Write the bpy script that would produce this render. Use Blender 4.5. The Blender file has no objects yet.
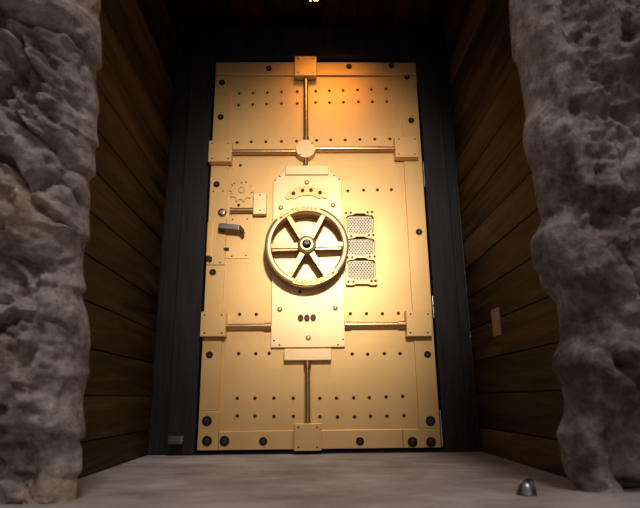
import bpy, bmesh, math, random
import numpy as np
from mathutils import Vector, Matrix
random.seed(7)
PI = math.pi
sc = bpy.context.scene
COL = sc.collection

# ------------------------------------------------------------------ camera
F = 524.2
YAW, PITCH, ROLL = 0.0196507, 0.2692181, -0.0107393
CAM = np.array([-0.0386787, -2.5119638, 0.2390076])
fw = np.array([math.sin(YAW) * math.cos(PITCH), math.cos(YAW) * math.cos(PITCH), math.sin(PITCH)])
r0 = np.array([math.cos(YAW), -math.sin(YAW), 0.0])
u0 = np.cross(r0, fw)
rt = r0 * math.cos(ROLL) + u0 * math.sin(ROLL)
up = -r0 * math.sin(ROLL) + u0 * math.cos(ROLL)
cd = bpy.data.cameras.new('camera')
cam = bpy.data.objects.new('camera', cd)
COL.objects.link(cam)
cam.matrix_world = Matrix(((rt[0], up[0], -fw[0], CAM[0]), (rt[1], up[1], -fw[1], CAM[1]),
                           (rt[2], up[2], -fw[2], CAM[2]), (0, 0, 0, 1)))
cd.sensor_width = 36.0
cd.lens = F / 640 * 36
cd.clip_start = 0.02
cd.dof.use_dof = True
cd.dof.focus_distance = 2.5
cd.dof.aperture_fstop = 3.2
sc.camera = cam


def D(px, py, h=0.0):
    """photo pixel -> (x, z) on the plane h metres in front of the door face"""
    d = fw * F + rt * (px - 320) - up * (py - 254)
    t = (-h - CAM[1]) / d[1]
    p = CAM + d * t
    return float(p[0]), float(p[2])


# ------------------------------------------------------------------ objects
WLOC = {}


def tag(o, label, cat, group=None):
    o['label'] = label
    o['category'] = cat
    o['kind'] = 'thing'
    if group:
        o['group'] = group


def link_mesh(name, me, mat, parent=None, origin=None, smooth=None):
    """one mesh object, its vertices given in world coordinates"""
    n = len(me.vertices)
    co = np.empty(n * 3)
    me.vertices.foreach_get('co', co)
    co = co.reshape(-1, 3)
    c = (co.min(0) + co.max(0)) / 2 if origin is None else np.array(origin, float)
    me.vertices.foreach_set('co', (co - c).ravel())
    me.update()
    if mat:
        me.materials.clear()
        me.materials.append(mat)
    o = bpy.data.objects.new(name, me)
    COL.objects.link(o)
    pl = np.zeros(3)
    if parent is not None:
        o.parent = parent
        pl = WLOC[parent.name]
    o.location = tuple(c - pl)
    WLOC[o.name] = c
    if smooth is not None:
        shade(me, smooth)
    return o


def shade(me, deg):
    bm = bmesh.new()
    bm.from_mesh(me)
    lim = math.radians(deg)
    for f in bm.faces:
        f.smooth = True
    for e in bm.edges:
        e.smooth = not (len(e.link_faces) == 2 and e.calc_face_angle(0) > lim)
    bm.to_mesh(me)
    bm.free()


def obj(name, bm, mat, parent=None, origin=None, smooth=35):
    bmesh.ops.recalc_face_normals(bm, faces=bm.faces[:])
    me = bpy.data.meshes.new(name)
    bm.to_mesh(me)
    bm.free()
    return link_mesh(name, me, mat, parent, origin, smooth)


def struct(o):
    o['kind'] = 'structure'
    return o


def empty(name, loc, label, cat, group=None):
    o = bpy.data.objects.new(name, None)
    COL.objects.link(o)
    o.empty_display_size = 0.1
    o.location = loc
    WLOC[o.name] = np.array(loc, float)
    tag(o, label, cat, group)
    return o


def copy_part(src, parent, w):
    o = src.copy()
    COL.objects.link(o)
    o.parent = parent
    WLOC[o.name] = np.array(w, float)
    o.location = tuple(WLOC[o.name] - WLOC[parent.name])
    return o


# ------------------------------------------------------------------ shapes
def box(bm, x0, x1, y0, y1, z0, z1, bev=0.0, seg=2):
    t = bmesh.new()
    bmesh.ops.create_cube(t, size=1)
    for v in t.verts:
        v.co = Vector(((x0 + x1) / 2 + v.co.x * (x1 - x0), (y0 + y1) / 2 + v.co.y * (y1 - y0),
                       (z0 + z1) / 2 + v.co.z * (z1 - z0)))
    if bev:
        bmesh.ops.bevel(t, geom=t.edges[:], offset=bev, segments=seg, affect='EDGES', profile=0.5)
    merge(bm, t)
    return bm


def merge(bm, t, M=None):
    if M is not None:
        bmesh.ops.transform(t, matrix=M, verts=t.verts[:])
    me = bpy.data.meshes.new('tmp')
    t.to_mesh(me)
    t.free()
    bm.from_mesh(me)
    bpy.data.meshes.remove(me)


def lathe(bm, prof, n=32, M=None):
    """prof: (radius, height) along +Z; M places it"""
    t = bmesh.new()
    rings = []
    for r, z in prof:
        if r < 1e-6:
            rings.append([t.verts.new((0, 0, z))])
        else:
            rings.append([t.verts.new((r * math.cos(2 * PI * i / n), r * math.sin(2 * PI * i / n), z)) for i in range(n)])
    for a, b in zip(rings, rings[1:]):
        for i in range(n):
            j = (i + 1) % n
            if len(a) == 1 and len(b) == 1:
                continue
            if len(a) == 1:
                t.faces.new((a[0], b[i], b[j]))
            elif len(b) == 1:
                t.faces.new((a[i], b[0], a[j]))
            else:
                t.faces.new((a[i], b[i], b[j], a[j]))
    if len(rings[0]) > 1:
        t.faces.new(rings[0][::-1])
    if len(rings[-1]) > 1:
        t.faces.new(rings[-1])
    merge(bm, t, M)
    return bm


FRONT = Matrix.Rotation(PI / 2, 4, 'X')      # +Z -> -Y : an axis that points out of the door


def at(x, y, z):
    return Matrix.Translation((x, y, z)) @ FRONT


def ring(bm, cx, cz, prof, n=96):
    """closed profile of (radius, y) turned about the axis through (cx, cz) along Y"""
    vs = []
    for i in range(n):
        a = 2 * PI * i / n
        vs.append([bm.verts.new((cx + r * math.cos(a), y, cz + r * math.sin(a))) for r, y in prof])
    m = len(prof)
    for i in range(n):
        for k in range(m):
            bm.faces.new((vs[i][k], vs[i][(k + 1) % m], vs[(i + 1) % n][(k + 1) % m], vs[(i + 1) % n][k]))
    return bm


def rod(bm, p, q, r, n=20, ends=None):
    p = Vector(p)
    q = Vector(q)
    L = (q - p).length
    prof = [(r, 0), (r, L)]
    if ends:                       # wider collars: list of (t0, t1, radius)
        prof = []
        for t0, t1, rr in ends:
            prof += [(rr, t0 * L), (rr, t1 * L)]
    M = Matrix.Translation(p) @ (q - p).to_track_quat('Z', 'Y').to_matrix().to_4x4()
    lathe(bm, prof, n, M)
    return bm


def sheet(name, loops, h0, h1, mat, parent=None, bev=0.0, origin=None, smooth=14):
    """flat shape in (x, z) outlines (holes allowed), from h0 to h1 in front of the door face"""
    cu = bpy.data.curves.new('tmp', 'CURVE')
    cu.dimensions = '2D'
    cu.fill_mode = 'BOTH'
    for lp in loops:
        s = cu.splines.new('POLY')
        s.points.add(len(lp) - 1)
        for pt, (x, z) in zip(s.points, lp):
            pt.co = (x, z, 0, 1)
        s.use_cyclic_u = True
    cu.extrude = (h1 - h0) / 2 - bev
    cu.bevel_depth = bev
    cu.bevel_resolution = 1
    if bev:
        cu.offset = -bev
    to = bpy.data.objects.new('tmp', cu)
    me = bpy.data.meshes.new_from_object(to)
    bpy.data.objects.remove(to)
    bpy.data.curves.remove(cu)
    hm = (h0 + h1) / 2
    for v in me.vertices:
        x, z, d = v.co
        v.co = (x, -hm - d, z)
    bm = bmesh.new()
    bm.from_mesh(me)
    bpy.data.meshes.remove(me)
    bmesh.ops.remove_doubles(bm, verts=bm.verts[:], dist=1e-5)
    return obj(name, bm, mat, parent, origin, smooth)


def rect(px0, py0, px1, py1, h):
    """pixel rectangle -> x0, x1, z0, z1 on the plane at h"""
    a = D(px0, (py0 + py1) / 2, h)[0]
    b = D(px1, (py0 + py1) / 2, h)[0]
    t = D((px0 + px1) / 2, py0, h)[1]
    o = D((px0 + px1) / 2, py1, h)[1]
    return a, b, o, t


# ------------------------------------------------------------------ materials
def new_mat(name):
    m = bpy.data.materials.new(name)
    m.use_nodes = True
    nt = m.node_tree
    return m, nt, nt.nodes['Principled BSDF']


def N(nt, typ, **kw):
    n = nt.nodes.new(typ)
    for k, v in kw.items():
        if k in n.inputs:
            n.inputs[k].default_value = v
        else:
            setattr(n, k, v)
    return n


def ramp(nt, fac, stops):
    r = nt.nodes.new('ShaderNodeValToRGB')
    el = r.color_ramp.elements
    while len(el) < len(stops):
        el.new(0.5)
    for e, (p, c) in zip(el, stops):
        e.position = p
        e.color = (*c, 1) if len(c) == 3 else c
    nt.links.new(fac, r.inputs[0])
    return r


def coords(nt, scale=(1, 1, 1), kind='Object'):
    tc = nt.nodes.new('ShaderNodeTexCoord')
    mp = nt.nodes.new('ShaderNodeMapping')
    mp.inputs['Scale'].default_value = scale
    nt.links.new(tc.outputs[kind], mp.inputs[0])
    return mp.outputs[0]


def bump(nt, bsdf, h, strength, dist):
    b = nt.nodes.new('ShaderNodeBump')
    b.inputs['Strength'].default_value = strength
    b.inputs['Distance'].default_value = dist
    nt.links.new(h, b.inputs['Height'])
    nt.links.new(b.outputs[0], bsdf.inputs['Normal'])


def brushed(name, c0, c1, metallic=0.6, rough=0.4, scale=(6, 60, 420), streak=0.25):
    m, nt, p = new_mat(name)
    v = coords(nt, scale)
    n = N(nt, 'ShaderNodeTexNoise', Scale=1.0, Detail=4.0, Roughness=0.6)
    nt.links.new(v, n.inputs['Vector'])
    v2 = coords(nt, (3, 3, 3))
    n2 = N(nt, 'ShaderNodeTexNoise', Scale=1.6, Detail=5.0, Roughness=0.6)
    nt.links.new(v2, n2.inputs['Vector'])
    r = ramp(nt, n2.outputs[0], [(0.3, c0), (0.7, c1)])
    nt.links.new(r.outputs[0], p.inputs['Base Color'])
    mr = N(nt, 'ShaderNodeMapRange')
    mr.inputs['To Min'].default_value = rough - 0.05
    mr.inputs['To Max'].default_value = rough + 0.05
    nt.links.new(n.outputs[0], mr.inputs[0])
    nt.links.new(mr.outputs[0], p.inputs['Roughness'])
    p.inputs['Metallic'].default_value = metallic
    bump(nt, p, n.outputs[0], streak, 0.0006)
    return m


def plain(name, c, rough=0.5, metallic=0.0, var=0.15, scale=30.0):
    m, nt, p = new_mat(name)
    v = coords(nt)
    n = N(nt, 'ShaderNodeTexNoise', Scale=scale, Detail=4.0)
    nt.links.new(v, n.inputs['Vector'])
    r = ramp(nt, n.outputs[0], [(0.3, [x * (1 - var) for x in c]), (0.7, [min(1, x * (1 + var)) for x in c])])
    nt.links.new(r.outputs[0], p.inputs['Base Color'])
    p.inputs['Roughness'].default_value = rough
    p.inputs['Metallic'].default_value = metallic
    bump(nt, p, n.outputs[0], 0.08, 0.001)
    return m


GOLD = brushed('brushed_gold', (0.73, 0.46, 0.19), (0.81, 0.525, 0.23), 0.5, 0.40)
GOLD_P = brushed('pale_gold_plate', (0.83, 0.60, 0.33), (0.88, 0.65, 0.38), 0.5, 0.40)
GOLD_V = brushed('brushed_gold_upright', (0.72, 0.455, 0.185), (0.80, 0.52, 0.225), 0.5, 0.41, scale=(420, 60, 5), streak=0.08)
ROD = brushed('polished_gold_rod', (0.62, 0.40, 0.19), (0.72, 0.48, 0.24), 0.9, 0.25, scale=(40, 40, 40), streak=0.0)
CAST = brushed('cast_gold_wheel', (0.43, 0.275, 0.125), (0.52, 0.34, 0.16), 0.65, 0.32, scale=(60, 60, 60), streak=0.12)
DARKGOLD = plain('dark_bronze_letters', (0.16, 0.08, 0.03), 0.45, 0.6)
BRONZE = plain('dark_bronze', (0.055, 0.028, 0.012), 0.4, 0.7)
STEEL = plain('dark_socket_steel', (0.03, 0.026, 0.022), 0.35, 0.7)
SOCKET = plain('bolt_head_steel', (0.07, 0.05, 0.035), 0.45, 0.7)
CHROME = plain('satin_chrome', (0.62, 0.60, 0.58), 0.22, 0.95, 0.05)
GREYLEVER = plain('grey_lever_metal', (0.17, 0.16, 0.155), 0.42, 0.6)
SCREEN = plain('pale_wire_screen', (0.62, 0.58, 0.46), 0.5, 0.4, 0.08)
SCREENBACK = plain('screen_backing', (0.09, 0.05, 0.022), 0.7, 0.2)
RUBBER = plain('black_rubber', (0.012, 0.011, 0.011), 0.55)
GREYMETAL = plain('grey_zinc', (0.075, 0.072, 0.07), 0.65, 0.1)
SLOT = plain('dark_slot', (0.02, 0.012, 0.006), 0.7)


def steel_paint():
    m, nt, p = new_mat('black_painted_steel')
    v = coords(nt, (14, 14, 1.2))
    n = N(nt, 'ShaderNodeTexNoise', Scale=3.0, Detail=6.0, Roughness=0.65)
    nt.links.new(v, n.inputs['Vector'])
    r = ramp(nt, n.outputs[0], [(0.3, (0.012, 0.0115, 0.0135)), (0.6, (0.024, 0.022, 0.025)), (0.8, (0.045, 0.041, 0.043))])
    nt.links.new(r.outputs[0], p.inputs['Base Color'])
    p.inputs['Roughness'].default_value = 0.6
    p.inputs['Specular IOR Level'].default_value = 0.2
    bump(nt, p, n.outputs[0], 0.15, 0.002)
    return m


def wood(name, dark, mid, light, along=1):
    m, nt, p = new_mat(name)
    s = [22, 22, 22]
    s[along] = 1.6
    tc = nt.nodes.new('ShaderNodeTexCoord')
    at_ = N(nt, 'ShaderNodeAttribute', attribute_name='board')
    mp = nt.nodes.new('ShaderNodeMapping')
    mp.inputs['Scale'].default_value = s
    nt.links.new(tc.outputs['Object'], mp.inputs[0])
    add = N(nt, 'ShaderNodeVectorMath', operation='ADD')
    nt.links.new(mp.outputs[0], add.inputs[0])
    sc_ = N(nt, 'ShaderNodeVectorMath', operation='SCALE')
    sc_.inputs['Scale'].default_value = 37.0
    nt.links.new(at_.outputs['Color'], sc_.inputs[0])
    nt.links.new(sc_.outputs[0], add.inputs[1])
    n = N(nt, 'ShaderNodeTexNoise', Scale=1.0, Detail=8.0, Roughness=0.62, Distortion=1.4)
    nt.links.new(add.outputs[0], n.inputs['Vector'])
    n2 = N(nt, 'ShaderNodeTexNoise', Scale=0.22, Detail=3.0, Distortion=0.5)
    nt.links.new(add.outputs[0], n2.inputs['Vector'])
    mx = N(nt, 'ShaderNodeMath', operation='MULTIPLY_ADD')
    nt.links.new(n2.outputs[0], mx.inputs[0])
    mx.inputs[1].default_value = 0.55
    ml = N(nt, 'ShaderNodeMath', operation='MULTIPLY')
    nt.links.new(n.outputs[0], ml.inputs[0])
    ml.inputs[1].default_value = 0.45
    nt.links.new(ml.outputs[0], mx.inputs[2])
    r = ramp(nt, mx.outputs[0], [(0.40, dark), (0.5, mid), (0.62, light)])
    hs = N(nt, 'ShaderNodeHueSaturation')
    nt.links.new(r.outputs[0], hs.inputs['Color'])
    mr = N(nt, 'ShaderNodeMapRange')
    mr.inputs['To Min'].default_value = 0.82
    mr.inputs['To Max'].default_value = 1.18
    sep = nt.nodes.new('ShaderNodeSeparateColor')
    nt.links.new(at_.outputs['Color'], sep.inputs[0])
    nt.links.new(sep.outputs[0], mr.inputs[0])
    nt.links.new(mr.outputs[0], hs.inputs['Value'])
    nt.links.new(hs.outputs[0], p.inputs['Base Color'])
    p.inputs['Roughness'].default_value = 0.62
    p.inputs['Specular IOR Level'].default_value = 0.18
    bump(nt, p, mx.outputs[0], 0.25, 0.003)
    return m


def concrete():
    m, nt, p = new_mat('worn_concrete')
    v = coords(nt)
    n = N(nt, 'ShaderNodeTexNoise', Scale=3.2, Detail=8.0, Roughness=0.65)
    nt.links.new(v, n.inputs['Vector'])
    v2 = coords(nt, (1.0, 2.2, 1.0))
    n2 = N(nt, 'ShaderNodeTexNoise', Scale=4.0, Detail=6.0, Roughness=0.7)
    nt.links.new(v2, n2.inputs['Vector'])
    ad = N(nt, 'ShaderNodeMath', operation='ADD')
    nt.links.new(n.outputs[0], ad.inputs[0])
    nt.links.new(n2.outputs[0], ad.inputs[1])
    dv = N(nt, 'ShaderNodeMath', operation='MULTIPLY')
    nt.links.new(ad.outputs[0], dv.inputs[0])
    dv.inputs[1].default_value = 0.5
    r = ramp(nt, dv.outputs[0], [(0.36, (0.17, 0.148, 0.138)), (0.5, (0.305, 0.272, 0.258)), (0.62, (0.44, 0.40, 0.385))])
    nt.links.new(r.outputs[0], p.inputs['Base Color'])
    p.inputs['Roughness'].default_value = 0.72
    n3 = N(nt, 'ShaderNodeTexNoise', Scale=60.0, Detail=6.0)
    nt.links.new(v, n3.inputs['Vector'])
    bump(nt, p, n3.outputs[0], 0.35, 0.004)
    return m


def stone(name, base, pale, tan, dark, size=6.0):
    m, nt, p = new_mat(name)
    v = coords(nt)
    n = N(nt, 'ShaderNodeTexNoise', Scale=size, Detail=10.0, Roughness=0.72)
    nt.links.new(v, n.inputs['Vector'])
    r = ramp(nt, n.outputs[0], [(0.38, dark), (0.49, base), (0.62, pale)])
    n2 = N(nt, 'ShaderNodeTexNoise', Scale=4.3, Detail=3.0, Roughness=0.5)
    v2 = coords(nt, (1.0, 1.0, 1.3))
    nt.links.new(v2, n2.inputs['Vector'])
    r2 = ramp(nt, n2.outputs[0], [(0.52, (0, 0, 0)), (0.66, (0.8, 0.8, 0.8))])
    mix = N(nt, 'ShaderNodeMix', data_type='RGBA')
    nt.links.new(r2.outputs[0], mix.inputs['Factor'])
    nt.links.new(r.outputs[0], mix.inputs[6])
    mix.inputs[7].default_value = (*tan, 1)
    n4 = N(nt, 'ShaderNodeTexNoise', Scale=34.0, Detail=6.0, Roughness=0.7)
    nt.links.new(v, n4.inputs['Vector'])
    mr = N(nt, 'ShaderNodeMapRange')
    for k_, q in zip(('From Min', 'From Max', 'To Min', 'To Max'), (0.32, 0.68, 0.58, 1.36)):
        mr.inputs[k_].default_value = q
    nt.links.new(n4.outputs[0], mr.inputs[0])
    hs = N(nt, 'ShaderNodeHueSaturation')
    nt.links.new(mr.outputs[0], hs.inputs['Value'])
    nt.links.new(mix.outputs[2], hs.inputs['Color'])
    nt.links.new(hs.outputs[0], p.inputs['Base Color'])
    p.inputs['Roughness'].default_value = 0.9
    p.inputs['Specular IOR Level'].default_value = 0.2
    n3 = N(nt, 'ShaderNodeTexNoise', Scale=26.0, Detail=8.0, Roughness=0.75)
    nt.links.new(v, n3.inputs['Vector'])
    bump(nt, p, n3.outputs[0], 0.9, 0.02)
    return m


BLACK = steel_paint()
WOOD_W = wood('dark_stained_planks', (0.011, 0.0058, 0.0024), (0.049, 0.028, 0.0105), (0.114, 0.069, 0.028), 1)
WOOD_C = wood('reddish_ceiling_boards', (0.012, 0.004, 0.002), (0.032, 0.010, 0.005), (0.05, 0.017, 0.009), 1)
CONC = concrete()
STONE_L = stone('rough_tan_grey_stone', (0.36, 0.305, 0.285), (0.52, 0.455, 0.43), (0.47, 0.355, 0.26), (0.19, 0.15, 0.135))
STONE_R = stone('smooth_mauve_grey_stone', (0.27, 0.235, 0.225), (0.48, 0.425, 0.42), (0.25, 0.20, 0.175), (0.11, 0.088, 0.08), 4.5)

# ------------------------------------------------------------------ setting
XL, XR, ZC = -0.78, 0.73, 2.28
bm = bmesh.new()
box(bm, -4, 4, -7, 0.4, -0.12, 0.0)
struct(obj('floor', bm, CONC, smooth=None))


def plank_wall(name, x, sgn, y0, y1, seams, mat):
    """tongue and groove boards laid level; sgn: side the boards face"""
    bm = bmesh.new()
    lay = bm.loops.layers.color.new('board')
    zs = [0.0] + seams
    for a, b in zip(zs, zs[1:]):
        t = bmesh.new()
        xa, xb = sorted((x, x - sgn * 0.022))
        box(t, xa, xb, y0, y1, a + 0.0022, b - 0.0022, 0.002, 1)
        me = bpy.data.meshes.new('tmp')
        t.to_mesh(me)
        t.free()
        n0 = len(bm.faces)
        bm.from_mesh(me)
        bpy.data.meshes.remove(me)
        bm.faces.ensure_lookup_table()
        c = (random.random(), random.random(), random.random(), 1)
        for f in bm.faces[n0:]:
            for l in f.loops:
                l[lay] = c
    n0 = len(bm.faces)
    xa, xb = sorted((x - sgn * 0.02, x - sgn * 0.07))
    box(bm, xa, xb, y0, y1, 0, zs[-1])
    return struct(obj(name, bm, mat, smooth=None))


sl = [0.110, 0.257, 0.409, 0.560, 0.709, 0.857]
while sl[-1] < ZC - 0.15:
    sl.append(sl[-1] + 0.149)
sl.append(ZC)
sr = [0.107, 0.255, 0.400, 0.549, 0.703, 0.850, 0.990]
while sr[-1] < ZC - 0.15:
    sr.append(sr[-1] + 0.147)
sr.append(ZC)
plank_wall('wall_left', XL, 1, -1.02, 0.024, sl, WOOD_W)
plank_wall('wall_right', XR, -1, -0.98, -0.006, sr, WOOD_W)
# ceiling: boards running towards the door
bm = bmesh.new()
lay = bm.loops.layers.color.new('board')
x = XL - 0.09
while x < XR + 0.09:
    t = bmesh.new()
    box(t, x + 0.002, x + 0.096, -1.05, 0.1, ZC, ZC + 0.03, 0.003, 1)
    me = bpy.data.meshes.new('tmp')
    t.to_mesh(me)
    t.free()
    n0 = len(bm.faces)
    bm.from_mesh(me)
    bpy.data.meshes.remove(me)
    bm.faces.ensure_lookup_table()
    c = (random.random(), random.random(), random.random(), 1)
    for f in bm.faces[n0:]:
        for l in f.loops:
            l[lay] = c
    x += 0.1
box(bm, XL - 0.09, XR + 0.09, -1.05, 0.1, ZC + 0.028, ZC + 0.12)
struct(obj('ceiling', bm, WOOD_C, smooth=None))
# black steel surround
bm = bmesh.new()
box(bm, XL - 0.09, -0.59, 0.035, 0.12, 0, ZC)
box(bm, 0.59, XR + 0.09, 0.035, 0.12, 0, ZC)
box(bm, -0.59, 0.59, 0.035, 0.12, 2.06, ZC)
box(bm, XL - 0.09, XR + 0.09, 0.125, 0.2, 0, ZC)  # unseen panel added behind the door to stop light leaks
box(bm, -0.6, -0.5625, 0.03, 0.13, 0, 2.07)
box(bm, 0.5625, 0.6, 0.03, 0.13, 0, 2.07)
struct(obj('wall_back', bm, BLACK, smooth=None))
bm = bmesh.new()
box(bm, -0.688, -0.562, -0.004, 0.034, 0, 2.05, 0.003)
struct(obj('trim_1', bm, BLACK, smooth=None))
bm = bmesh.new()
box(bm, 0.562, 0.678, -0.004, 0.034, 0, 2.05, 0.003)
struct(obj('trim_2', bm, BLACK, smooth=None))
bm = bmesh.new()
box(bm, -0.688, 0.678, -0.004, 0.034, 2.051, 2.088, 0.006, 3)
box(bm, -0.688, 0.678, 0.006, 0.034, 2.086, 2.279, 0.003)
struct(obj('trim_3', bm, BLACK, smooth=None))
bm = bmesh.new()
box(bm, -0.777, -0.690, 0.0245, 0.0345, 0, 2.279, 0.003)
struct(obj('trim_4', bm, BLACK, smooth=None))
bm = bmesh.new()
box(bm, 0.680, 0.727, 0.004, 0.034, 0, 2.279, 0.003)
struct(obj('trim_5', bm, BLACK, smooth=None))
# metal bead with random pale specks where the right-hand boards meet the frame
m, nt, p = new_mat('speckled_black_bead')
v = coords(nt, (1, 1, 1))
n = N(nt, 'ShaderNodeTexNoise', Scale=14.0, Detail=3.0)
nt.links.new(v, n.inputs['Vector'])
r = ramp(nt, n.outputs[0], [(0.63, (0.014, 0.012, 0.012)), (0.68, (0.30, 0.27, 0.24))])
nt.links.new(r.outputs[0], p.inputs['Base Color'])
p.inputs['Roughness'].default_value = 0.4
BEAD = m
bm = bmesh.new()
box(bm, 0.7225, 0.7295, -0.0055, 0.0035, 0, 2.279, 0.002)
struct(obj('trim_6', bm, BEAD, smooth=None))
# threshold under the door
bm = bmesh.new()
box(bm, -0.561, 0.561, 0.002, 0.09, 0, 0.008, 0.002)
struct(obj('trim_7', bm, BLACK, smooth=None))

# ------------------------------------------------------------------ the vault door
DOOR = empty('vault_door', (0, 0, 0.02), 'large brushed gold vault door with a six-spoke hand wheel at its centre', 'door')
Z0, Z1 = 0.02, 2.024
bm = bmesh.new()
box(bm, -0.55, 0.55, 0.0, 0.075, Z0, Z1, 0.003)
obj('slab', bm, GOLD, DOOR, smooth=None)
# border straps (8 mm proud)
HS = 0.009
xl_b, xl_t = D(218.7, 428, HS)[0], D(231.5, 83, HS)[0]
xs_l = (xl_b + xl_t) / 2
xs_r = (D(420, 428, HS)[0] + D(398.5, 83, HS)[0]) / 2
zb = D(320, 430, HS)[1]
zt = D(320, 75.5, HS)[1]
xcr = D(403, 440, HS)[0]
xcl = D(218.5, 440, HS)[0]


def plate(name, x0, x1, z0, z1, h0, h1, mat, bev=0.002, parent=DOOR):
    b = bmesh.new()
    box(b, x0, x1, -h1, -h0, z0, z1, bev)
    return obj(name, b, mat, parent, smooth=None)


E_ = 0.0006
zsl = D(213, 265, HS)[1]
plate('border_strap', -0.549, xs_l, D(208, 411, HS)[1] + E_, zsl - E_, E_, HS, GOLD_V)
plate('border_strap', -0.549, xs_l, zsl + E_, zt - E_, E_, HS, GOLD_V)
plate('border_strap', xs_r, 0.549, zb + E_, zt - E_, E_, HS, GOLD_V)
xtr = D(383, 69, HS)[0]
plate('border_strap', -0.549, xtr - E_, zt + E_, Z1 - 0.001, E_, HS + 0.004, GOLD)
plate('corner_plate', xtr + E_, 0.549, zt + E_, Z1 - 0.001, E_, HS + 0.003, GOLD)
plate('border_strap', xcl + E_, xcr - E_, Z0 + 0.001, zb - E_, E_, HS, GOLD)
plate('corner_plate', xcr + E_, 0.549, Z0 + 0.001, zb - E_, E_, HS, GOLD)
plate('corner_plate', -0.549, xcl - E_, Z0 + 0.001, D(208, 411, HS)[1] - E_, E_, HS, GOLD)

# big dark bolts, each a sunk ring with a hex socket head
HX = [(math.cos(PI / 3 * i), math.sin(PI / 3 * i)) for i in range(6)]


def bolt_mesh(R):
    b = bmesh.new()
    prof = [(R, 0), (R, 0.0022), (R * 0.93, 0.0032), (R * 0.80, 0.0032), (R * 0.76, 0.0008), (0, 0.0008)]
    lathe(b, prof, 28, at(0, 0, 0))
    bb = bmesh.new()
    lathe(bb, [(R * 0.52, 0), (R * 0.52, 0.004), (R * 0.42, 0.0055), (R * 0.27, 0.0055), (R * 0.25, 0.0025), (0, 0.0025)], 6, at(0, 0, 0))
    return b, bb


def put_bolts(pts, R, h):
    pr = None
    for px, py in pts:
        x, z = D(px, py, h)
        if pr is None:
            b, bb = bolt_mesh(R)
            for q in (b, bb):
                bmesh.ops.translate(q, verts=q.verts[:], vec=(x, -h, z))
            pr = obj('bolt', b, STEEL, DOOR, origin=(x, -h, z))
            hd = obj('socket_head', bb, SOCKET, pr, origin=(x, -h, z))
        else:
            c = copy_part(pr, DOOR, (x, -h, z))
            copy_part(hd, c, (x, -h, z))


put_bolts([(207, 441), (224.5, 441), (412.5, 442), (431, 442), (207, 421), (430.5, 421)], 0.0225, HS + 0.0003)
put_bolts([(263.2, 441.3), (360, 441.3)], 0.0185, HS + 0.0003)
put_bolts([(209.5, 354.8), (427.5, 354.5), (212.8, 272.3), (216.6, 184.4), (419, 232), (220.8, 117), (222, 82.5),
           (411.2, 120.5), (407, 77)], 0.0165, HS + 0.0003)
put_bolts([(268.8, 68.5), (349, 66.5)], 0.016, HS + 0.0044)
put_bolts([(391.5, 65.8)], 0.016, HS + 0.0034)

# small rivets in rows
ROWS = [
    [(239.2, 93.5), (253, 93.2), (267.4, 92.7), (281.4, 92), (297.3, 91.7), (315.7, 91.3), (329.2, 90.8), (343, 90.5), (357.5, 90), (371.3, 89.5), (386, 89)],
    [(238.8, 105.1), (252.8, 104.7), (266.7, 104.1), (281.4, 103.8), (297.2, 103.6), (315.6, 102.6), (329.5, 102.7), (343.4, 102.3), (358.5, 101.9), (372.3, 101.9), (386.8, 101.6)],
    [(237.2, 142.7), (251.4, 142), (266, 141.8), (281.5, 141.4), (296.5, 141.2), (316.7, 140.4), (330.7, 140), (345.2, 140), (359.8, 139.6), (374.7, 139.2), (389.8, 139)],
    [(240.5, 165.5), (347.8, 191), (363.6, 190.2), (377.4, 190), (391.3, 189.7)],
    [(239.6, 314.3), (256.4, 314.4), (350.3, 313.7), (366.4, 313.7), (382.3, 313.7), (398.3, 313.2)],
    [(238.8, 353.7), (255.8, 353.7), (269.2, 353.3), (352.2, 353.9), (367.6, 354.2), (384.3, 353.6), (400, 353.5)],
    [(237.3, 398.2), (255, 398.2), (274, 398), (293.2, 398.2), (319.8, 398.2), (336.5, 398), (353.6, 397.8), (369.3, 397.6), (386, 396.8), (402.6, 396.3)],
    [(237.3, 415.8), (255, 416), (274, 416.3), (293.3, 416.3), (320, 416.7), (337.5, 417), (354.6, 416.8), (370.6, 416.2), (387, 416), (404, 415.6)],
    [(238.7, 205.2)],
]
pr = None
for row in ROWS:
    for px, py in row:
        x, z = D(px, py, 0)
        if pr is None:
            b = bmesh.new()
            lathe(b, [(0.0082, 0), (0.0082, 0.0012), (0.0066, 0.0024), (0.0036, 0.0026), (0.0030, 0.0012), (0, 0.0012)], 16, at(x, -0.0002, z))
            pr = obj('rivet', b, BRONZE, DOOR, origin=(x, -0.0002, z))
        else:
            copy_part(pr, DOOR, (x, -0.0002, z))


# square anchor blocks, four tiny screws on each
def tiny_screw(px, py, h, parent, proto=[None], r=0.0042):
    x, z = D(px, py, h)
    w = (x, -h - 0.0002, z)
    if proto[0] is None:
        b = bmesh.new()
        lathe(b, [(r, 0), (r, 0.0008), (r * 0.7, 0.0014), (0, 0.0014)], 12, at(*w))
        proto[0] = obj('screw', b, BRONZE, parent, origin=w)
        return proto[0]
    return copy_part(proto[0], parent, w)


def anchor(px0, py0, px1, py1, h, h0=E_):
    x0, x1, z0, z1 = rect(px0, py0, px1, py1, h)
    o = plate('anchor_block', x0, x1, z0, z1, h0, h, GOLD, 0.0025)
    ix, iy = (px1 - px0) * 0.16, (py1 - py0) * 0.14
    for sx in (px0 + ix, px1 - ix):
        for sy in (py0 + iy, py1 - iy):
            tiny_screw(sx, sy, h, o)
    return x0, x1, z0, z1


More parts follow.
